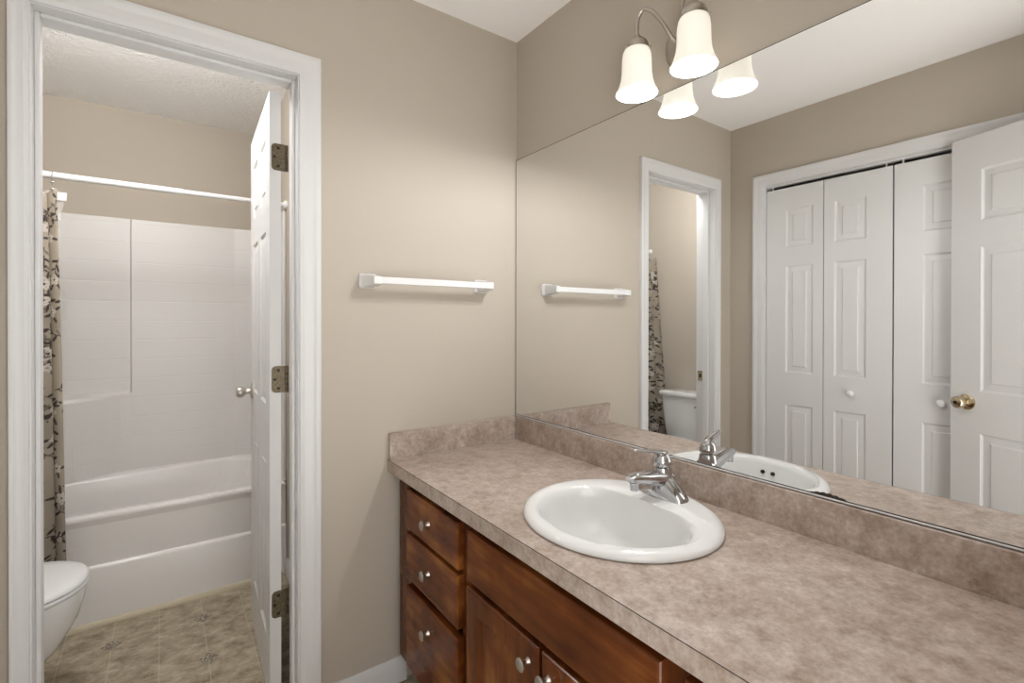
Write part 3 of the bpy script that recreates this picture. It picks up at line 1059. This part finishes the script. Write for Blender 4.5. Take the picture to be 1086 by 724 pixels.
# ================================================================== tub room
# bathtub
TY0 = 1.0425
bt = thing('bathtub', (-1.45, 1.42, 0), 'white alcove bathtub with stepped apron beyond the doorway', 'bathtub')
X0, X1, Y0, Y1 = TXL + 0.004, TXR - 0.004, TY0, TYB - 0.012
RZ = 0.470
bm = B()
NB = 96
def rrect(x0, x1, y0, y1, r, z):
    out = []
    for cx, cy, a0 in ((x1 - r, y1 - r, 0), (x0 + r, y1 - r, 90), (x0 + r, y0 + r, 180), (x1 - r, y0 + r, 270)):
        for i in range(NB // 4):
            a = math.radians(a0 + 90 * i / (NB // 4 - 1))
            out.append((cx + r * math.cos(a), cy + r * math.sin(a), z))
    return out
def cornered(ring):
    """the back deck widens into the left corner"""
    ym = (Y0 + Y1) / 2
    return [(x, y - (bulge(x) if y > ym else 0), z) for x, y, z in ring]
rings = [rrect(X0, X1, Y0 + 0.03, Y1, 0.004, 0.30), rrect(X0, X1, Y0 + 0.004, Y1, 0.004, RZ - 0.022), rrect(X0, X1, Y0, Y1, 0.006, RZ - 0.010), rrect(X0 + 0.004, X1 - 0.004, Y0 + 0.004, Y1, 0.008, RZ - 0.002), rrect(X0 + 0.012, X1 - 0.012, Y0 + 0.012, Y1, 0.01, RZ)]
rings += [rrect(X0 + 0.060, X1 - 0.075, Y0 + 0.060, Y1 - 0.060, 0.13, RZ), rrect(X0 + 0.068, X1 - 0.083, Y0 + 0.068, Y1 - 0.064, 0.13, RZ - 0.004), rrect(X0 + 0.074, X1 - 0.090, Y0 + 0.074, Y1 - 0.068, 0.13, RZ - 0.014),
          rrect(X0 + 0.095, X1 - 0.12, Y0 + 0.085, Y1 - 0.078, 0.14, RZ - 0.12), rrect(X0 + 0.13, X1 - 0.19, Y0 + 0.10, Y1 - 0.092, 0.15, RZ - 0.26), rrect(X0 + 0.16, X1 - 0.24, Y0 + 0.13, Y1 - 0.12, 0.15, RZ - 0.32), rrect(X0 + 0.22, X1 - 0.31, Y0 + 0.18, Y1 - 0.17, 0.12, RZ - 0.345)]
rings = rings[:5] + [cornered(r) for r in rings[5:]]
loft(bm, rings, cap=False)
bm.faces.new([v for v in list(bm.verts)[-NB:]])
obj('basin', bm, M['tub'], bt, smooth=True, angle=45)
bm = B()
prof = [(Y0 + 0.016, 0.0), (Y0 - 0.002, 0.0), (Y0 - 0.001, 0.240), (Y0 + 0.001, 0.2475), (Y0 + 0.007, 0.2520), (Y0 + 0.014, 0.2545), (Y0 + 0.012, 0.30), (Y0 + 0.007, RZ - 0.022), (Y0 + 0.03, RZ - 0.022)]
loft(bm, [[(x, y, z) for y, z in prof] for x in (X0, X1)])
o = obj('apron', bm, M['tub'], bt, smooth=True, angle=50)
bm = B()
loft(bm, [[(x, y, z) for y, z in ((TY0 - 0.002, 0.0), (TY0 - 0.017, 0.0), (TY0 - 0.017, 0.006), (TY0 - 0.013, 0.016), (TY0 - 0.005, 0.022), (TY0 - 0.002, 0.022))] for x in (TXL + 0.016, TXR - 0.016)])
struct(obj('trim_7', bm, M['caulk'], smooth=True, angle=50))

# surround panels
su = thing('tub_surround', (-1.45, TYB, 0.45), 'glossy white moulded tile-pattern surround on the walls around the bathtub', 'tub surround')
ST = 1.868
bm = B()
YS = TYB - 0.012
yr = YS + 0.0085      # recessed field on the left
rec0, rec1, recz = -1.655, -1.366, 0.905
def wavy(x):
    """bottom edge of the back panel rides up over the tub's back deck"""
    return RZ - 0.004
xs = [TXL + 0.001, -2.06, -1.95, -1.80, rec0 - 0.03, rec0, -1.62, -1.59, -1.56, -1.53, -1.50, -1.47, -1.44, -1.41, rec1, rec1 + 0.008, -1.2, -1.0, -0.86, TXR - 0.001]
zs = [RZ + 0.0005, 0.60, recz - 0.030, recz - 0.012, recz, recz + 0.02, 1.2, 1.5, ST - 0.006, ST]
grid = []
for z in zs:
    row = []
    for x in xs:
        y = YS - 0.020
        if z >= recz and x <= rec1:
            y = YS + 0.003
        if z < recz:
            y -= bulge(x) * (0.9 if z == recz - 0.012 else 1.0) * (0.97 if z > 0.8 else 1.0)
        if x < rec0:
            y -= 0.03 * ((rec0 - x) / (rec0 - TXL)) ** 0.6
        if x > -0.9:
            y -= 0.03 * ((x + 0.9) / 0.2) ** 2
        if z == ST:
            y = TYB - 0.0045
        row.append(bm.verts.new((x, y, z)))
    grid.append(row)
for j in range(len(zs) - 1):
    for i in range(len(xs) - 1):
        bm.faces.new((grid[j][i], grid[j][i + 1], grid[j + 1][i + 1], grid[j + 1][i]))
o = obj('back_panel', bm, M['surround'], su, normals=False)
sd = o.modifiers.new('thick', 'SOLIDIFY'); sd.thickness = 0.003; sd.offset = -1
bm = B(); box(bm, TXL + 0.0005, TXL + 0.014, TY0 + 0.02, TYB - 0.03, RZ + 0.0005, ST)
obj('end_panel', bm, M['surround'], su, bevel=0.004)
bm = B(); box(bm, TXR - 0.014, TXR - 0.0005, TY0 + 0.02, TYB - 0.04, RZ + 0.0005, ST)
obj('end_panel', bm, M['surround'], su, bevel=0.004)

# curtain rod
RY, RDZ = 1.045, 1.893
cr = thing('curtain_rod', (-1.45, RY, RDZ), 'white tension shower curtain rod spanning above the bathtub', 'curtain rod')
bm = B()
lathe(bm, [(0.0001, 0), (0.0135, 0), (0.0135, 1.045), (0.0118, 1.047), (0.0001, 1.047)], (TXL + 0.012, RY, RDZ), (1, 0, 0), 24)
obj('outer_tube', bm, M['trim'], cr, smooth=True)
bm = B()
lathe(bm, [(0.0001, 0), (0.0112, 0), (0.0112, 0.45), (0.0001, 0.45)], (TXR - 0.012, RY, RDZ), (-1, 0, 0), 24)
obj('inner_tube', bm, M['trim'], cr, smooth=True)
for x, d in ((TXL + 0.0005, 1), (TXR - 0.0005, -1)):
    bm = B()
    lathe(bm, [(0.0001, 0), (0.022, 0), (0.021, 0.010), (0.0145, 0.016), (0.0001, 0.016)], (x, RY, RDZ), (d, 0, 0), 24)
    obj('end_cap', bm, M['plastic'], cr, smooth=True)

# shower curtain with printed branches, leaves and flowers
def cloth_colours(nu, nv, wu, wv):
    u = np.linspace(0, wu, nu)[None, :].repeat(nv, 0)
    v = np.linspace(0, wv, nv)[:, None].repeat(nu, 1)
    lin = lambda *c: np.array(s2l(*c))
    img = np.empty((nv, nu, 3)); img[:] = lin(152, 142, 128)
    rg = np.random.RandomState(11)
    # faint woven blotches
    for _ in range(160):
        cx, cy, r = rg.rand() * wu, rg.rand() * wv, 0.02 + 0.05 * rg.rand()
        g_ = np.exp(-((u - cx) ** 2 + (v - cy) ** 2) / r ** 2)[..., None] * 0.5
        c = lin(*((170, 160, 146) if rg.rand() < 0.5 else (132, 122, 108)))
        img[:] = img * (1 - g_) + c * g_
    def ellipse(cx, cy, a, b_, th, c, op=1.0):
        i0, i1 = np.searchsorted(u[0], (cx - a, cx + a)); j0, j1 = np.searchsorted(v[:, 0], (cy - a, cy + a))
        if i1 <= i0 or j1 <= j0:
            return
        du, dv = u[j0:j1, i0:i1] - cx, v[j0:j1, i0:i1] - cy
        p, q = du * math.cos(th) + dv * math.sin(th), -du * math.sin(th) + dv * math.cos(th)
        k = np.clip((1 - (p / a) ** 2 - (q / b_) ** 2) * 4, 0, 1)[..., None] * op
        img[j0:j1, i0:i1] = img[j0:j1, i0:i1] * (1 - k) + lin(*c) * k
    step = 0.074
    for iy in range(int(wv / step) + 2):
        for ix in range(int(wu / step) + 2):
            cx = (ix + (0.5 if iy % 2 else 0)) * step + rg.uniform(-0.022, 0.022)
            cy = iy * step + rg.uniform(-0.022, 0.022)
            kind = rg.rand()
            if kind < 0.42:          # flower
                r = rg.uniform(0.015, 0.026)
                a0 = rg.rand() * 6.28
                for k in range(4):   # leaves behind it
                    a = a0 + k * 1.6 + rg.uniform(-.4, .4)
                    ellipse(cx + math.cos(a) * r * 1.6, cy + math.sin(a) * r * 1.6, r * 0.85, r * 0.30, a, (62, 54, 48))
                for k in range(5):
                    a = a0 + k * 6.283 / 5
                    ellipse(cx + math.cos(a) * r * 0.6, cy + math.sin(a) * r * 0.6, r * 0.62, r * 0.44, a, (192, 184, 174), 0.85)
                    ellipse(cx + math.cos(a) * r * 0.55, cy + math.sin(a) * r * 0.55, r * 0.34, r * 0.05, a, (130, 118, 104), 0.8)
                ellipse(cx, cy, r * 0.24, r * 0.22, 0, (58, 48, 42))
            else:                    # leafy sprig
                a = rg.rand() * 6.28
                x, y = cx, cy
                for k in range(12):
                    a += rg.uniform(-0.22, 0.22)
                    x += math.cos(a) * 0.0085; y += math.sin(a) * 0.0085
                    ellipse(x, y, 0.0065, 0.0022, a, (48, 41, 37))
                    if k % 2:
                        s_ = 1 if (k // 2) % 2 else -1
                        la = a + s_ * rg.uniform(0.6, 1.1)
                        l = rg.uniform(0.011, 0.019)
                        ellipse(x + math.cos(la) * l, y + math.sin(la) * l, l, l * 0.36, la, (58, 51, 47) if rg.rand() < 0.6 else (104, 95, 86))
    return np.clip(img, 0, 1)

def make_curtain():
    nu, nv = 300, 620
    top, bot = 1.838, 0.10
    fold = 9.0
    uu = np.linspace(0, 1, nu); vv = np.linspace(0, 1, nv)
    Ug, Vg = np.meshgrid(uu, vv)          # v: 0 top, 1 bottom
    xr = -1.570 + 0.040 * Vg ** 0.8
    xl = -2.180 + 0.0 * Vg
    ph = Ug * fold * 2 * PI
    X = xr + (xl - xr) * Ug + 0.010 * np.sin(2 * ph + 0.7) * (0.5 + 0.5 * Vg) * np.clip(Ug * 12, 0, 1)
    amp = (0.022 + 0.012 * Vg) * np.clip(0.25 + Ug * 10, 0, 1)
    yc = RY - 0.012 - 0.055 * np.clip(Vg * 1.3, 0, 1) ** 0.8 - 0.010 * Vg
    Y = yc - amp * np.cos(ph) * (1 - 0.15 * np.sin(3 * Ug * 6.28 + 2 * Vg)) + 0.006 * np.sin(5.0 * Vg + 7 * Ug)
    lf = np.clip((Ug - 0.62) / 0.38, 0, 1)
    Y = Y - 0.085 * lf ** 1.5 * (0.55 + 0.65 * Vg)
    sag = 0.020 * np.abs(np.sin(Ug * fold * PI)) * np.clip(1 - Vg * 8, 0, 1)
    Z = top + (bot - top) * Vg - sag
    Y = np.minimum(Y, np.where(Z < 0.52, TY0 - 0.022, 9))
    co = np.stack([X, Y, Z], -1).reshape(-1, 3)
    org = np.array([-1.87, RY, top])
    co = co - org
    idx = np.arange(nu * nv).reshape(nv, nu)
    q = np.stack([idx[:-1, :-1], idx[1:, :-1], idx[1:, 1:], idx[:-1, 1:]], -1).reshape(-1, 4)
    me = bpy.data.meshes.new('shower_curtain')
    me.vertices.add(len(co)); me.vertices.foreach_set('co', co.astype('f').ravel())
    me.loops.add(q.size); me.loops.foreach_set('vertex_index', q.astype('i').ravel())
    me.polygons.add(len(q)); me.polygons.foreach_set('loop_start', (np.arange(len(q)) * 4).astype('i'))
    me.polygons.foreach_set('use_smooth', np.ones(len(q), dtype=bool))
    me.update(); me.validate()
    ca = me.color_attributes.new('Col', 'FLOAT_COLOR', 'POINT')
    c = cloth_colours(nu, nv, 1.25, top - bot).reshape(-1, 3)
    ca.data.foreach_set('color', np.concatenate([c, np.ones((len(c), 1))], 1).astype('f').ravel())
    me.materials.append(M['curtain'])
    o = bpy.data.objects.new('shower_curtain', me)
    COL.objects.link(o)
    o.location = Vector(org)
    sd = o.modifiers.new('thick', 'SOLIDIFY'); sd.thickness = 0.0012
    tag(o, 'bunched taupe floral shower curtain hanging from the white rod', 'shower curtain')
    return o
make_curtain()

# clear liner behind the curtain
bm = B()
rows = []
for j in range(25):
    v = j / 24
    z = 1.836 + (0.52 - 1.836) * v
    edge = -1.545 - 0.045 * min(1, v * 4.5) ** 0.8
    rows.append([bm.verts.new((edge + (-2.12 - edge) * i / 60, 1.088 + 0.014 * math.sin(i * 0.9) * min(1, i / 6) + 0.01 * v, z)) for i in range(61)])
for a, b_ in zip(rows, rows[1:]):
    for i in range(60):
        bm.faces.new((a[i], a[i + 1], b_[i + 1], b_[i]))
li = obj('shower_liner', bm, M['liner'], smooth=True, origin=(-1.85, 1.088, 1.836), angle=180)
tag(li, 'clear plastic liner hanging behind the floral shower curtain', 'shower liner')
bm = B(); box(bm, -1.575, -1.545, 1.083, 1.086, 1.800, 1.834)
obj('corner_tab', bm, M['trim'], li, bevel=0.001)

# hooks: one visible by the curtain's edge, the rest along the bunched top
hk = thing('curtain_hook', (-1.583, RY, RDZ), 'steel double hook at the free edge of the floral shower curtain', 'curtain hook', 'curtain hooks on the white rod')
bm = B()
r = 0.0165
pts = [(-1.583, RY + r * math.cos(a) , RDZ + r * math.sin(a)) for a in [math.radians(d) for d in range(-20, 205, 15)]]
pts += [(-1.583, RY - r + 0.002, RDZ - 0.018), (-1.583, RY - 0.008, RDZ - 0.036), (-1.582, RY - 0.006, RDZ - 0.056), (-1.581, RY - 0.020, RDZ - 0.070), (-1.581, RY - 0.030, RDZ - 0.062)]
tube(bm, smooth_pts(pts, 3), 0.0018, 8)
obj('wire', bm, M['steel'], hk, smooth=True)
bm = B()
for dz in (-0.030, -0.058):
    lathe(bm, [(0.0001, -0.007), (0.0032, -0.005), (0.0042, 0), (0.0032, 0.005), (0.0001, 0.007)], (-1.583, RY - 0.009, RDZ + dz), (1, 0, 0), 12)
obj('bead', bm, M['steel'], hk, smooth=True)
for k in range(1, 8):
    c = hk.copy(); COL.objects.link(c)
    c.location = hk.location + Vector((-0.075 * k, 0, 0))
    c['label'] = 'steel hook along the bunched top of the floral shower curtain'
    for ch_ in [h for h in hk.children]:
        d = ch_.copy(); COL.objects.link(d); d.parent = c

# ------------------------------------------------------------------ toilet
TCY = 0.545
to = thing('toilet', (-1.85, TCY, 0), 'white toilet with closed lid standing beside the bathtub', 'toilet')
def egg(xf, xb, hw, z, n=64, p=2.15):
    """outline with a rounded front (towards +x) and a squarer back"""
    xc = xf - (xf - xb) * 0.45
    out = []
    for i in range(n):
        a = 2 * PI * i / n
        c, s = math.cos(a), math.sin(a)
        if c >= 0:
            x = xc + (xf - xc) * abs(c) ** (2 / p)
        else:
            x = xc - (xc - xb) * abs(c) ** (2 / 3.0)
        out.append((x, TCY + hw * math.copysign(abs(s) ** (2 / (p if c >= 0 else 2.5)), s), z))
    return out
bm = B()
loft(bm, [egg(-1.600, -2.06, 0.112, 0.0), egg(-1.605, -2.06, 0.108, 0.02), egg(-1.62, -2.05, 0.098, 0.09), egg(-1.555, -2.04, 0.116, 0.15), egg(-1.492, -2.03, 0.148, 0.225), egg(-1.452, -2.02, 0.171, 0.30), egg(-1.436, -2.01, 0.181, 0.36), egg(-1.432, -2.005, 0.183, 0.395), egg(-1.436, -2.005, 0.181, 0.402)])
obj('bowl', bm, M['porcelain'], to, smooth=True, angle=70)
bm = B()
loft(bm, [egg(-1.430, -1.93, 0.184, 0.4045), egg(-1.426, -1.93, 0.187, 0.408), egg(-1.426, -1.93, 0.187, 0.417), egg(-1.430, -1.93, 0.184, 0.420)])
obj('seat', bm, M['plastic'], to, smooth=True, angle=60)
bm = B()
loft(bm, [egg(-1.432, -1.92, 0.183, 0.4215), egg(-1.427, -1.92, 0.187, 0.425), egg(-1.428, -1.92, 0.186, 0.433), egg(-1.436, -1.918, 0.180, 0.4385), egg(-1.475, -1.90, 0.148, 0.442), egg(-1.60, -1.85, 0.06, 0.4435)])
obj('lid', bm, M['plastic'], to, smooth=True, angle=60)
bm = B()
def trect(x0, x1, hw, z, r=0.035):
    out = []
    for cx, cy, a0 in ((x1 - r, TCY + hw - r, 0), (x0 + 0.01, TCY + hw - 0.01, 90), (x0 + 0.01, TCY - hw + 0.01, 180), (x1 - r, TCY - hw + r, 270)):
        rr = r if cx > (x0 + x1) / 2 else 0.01
        for i in range(8):
            a = math.radians(a0 + 90 * i / 7)
            out.append((cx + rr * math.cos(a), cy + rr * math.sin(a), z))
    return out
loft(bm, [trect(-2.185, -2.015, 0.185, 0.385), trect(-2.188, -2.000, 0.200, 0.41), trect(-2.190, -1.985, 0.212, 0.55), trect(-2.190, -1.975, 0.225, 0.722)])
obj('tank', bm, M['porcelain'], to, smooth=True, angle=50)
bm = B()
loft(bm, [trect(-2.192, -1.968, 0.232, 0.7225), trect(-2.195, -1.960, 0.240, 0.730), trect(-2.195, -1.960, 0.240, 0.748), trect(-2.193, -1.966, 0.234, 0.758), trect(-2.18, -1.985, 0.21, 0.762)])
obj('tank_lid', bm, M['porcelain'], to, smooth=True, angle=50)
bm = B()
lathe(bm, [(0.0001, 0), (0.013, 0), (0.013, 0.006), (0.006, 0.009), (0.006, 0.016), (0.0001, 0.016)], (-1.979, TCY - 0.16, 0.675), (1, 0, 0), 18)
tube(bm, [(-1.966, TCY - 0.16, 0.675), (-1.964, TCY - 0.13, 0.672), (-1.964, TCY - 0.09, 0.666)], [0.006, 0.0055, 0.007], 10)
obj('flush_lever', bm, M['chrome'], to, smooth=True)

# flush ceiling lamp added out of view to light the tub room
dl = thing('added_ceiling_lamp', (-1.40, 0.28, H), 'unseen round white ceiling lamp added to light the tub room', 'ceiling lamp')
bm = B(); lathe(bm, [(0.0001, 0), (0.15, 0), (0.15, 0.02), (0.135, 0.022), (0.0001, 0.022)], (-1.40, 0.28, H - 0.0005), (0, 0, -1), 40)
obj('base', bm, M['plastic'], dl, smooth=True)
bm = B(); lathe(bm, [(0.134, 0.0), (0.130, 0.02), (0.115, 0.045), (0.085, 0.065), (0.045, 0.077), (0.0001, 0.080)], (-1.40, 0.28, H - 0.022), (0, 0, -1), 40)
obj('added_dome', bm, M['dome'], dl, smooth=True)
lamp('added_dome_light', 'POINT', (-1.40, 0.28, H - 0.16), ADDED_DOME_WATT, (0.96, 0.98, 1.0), 0.12, dl)
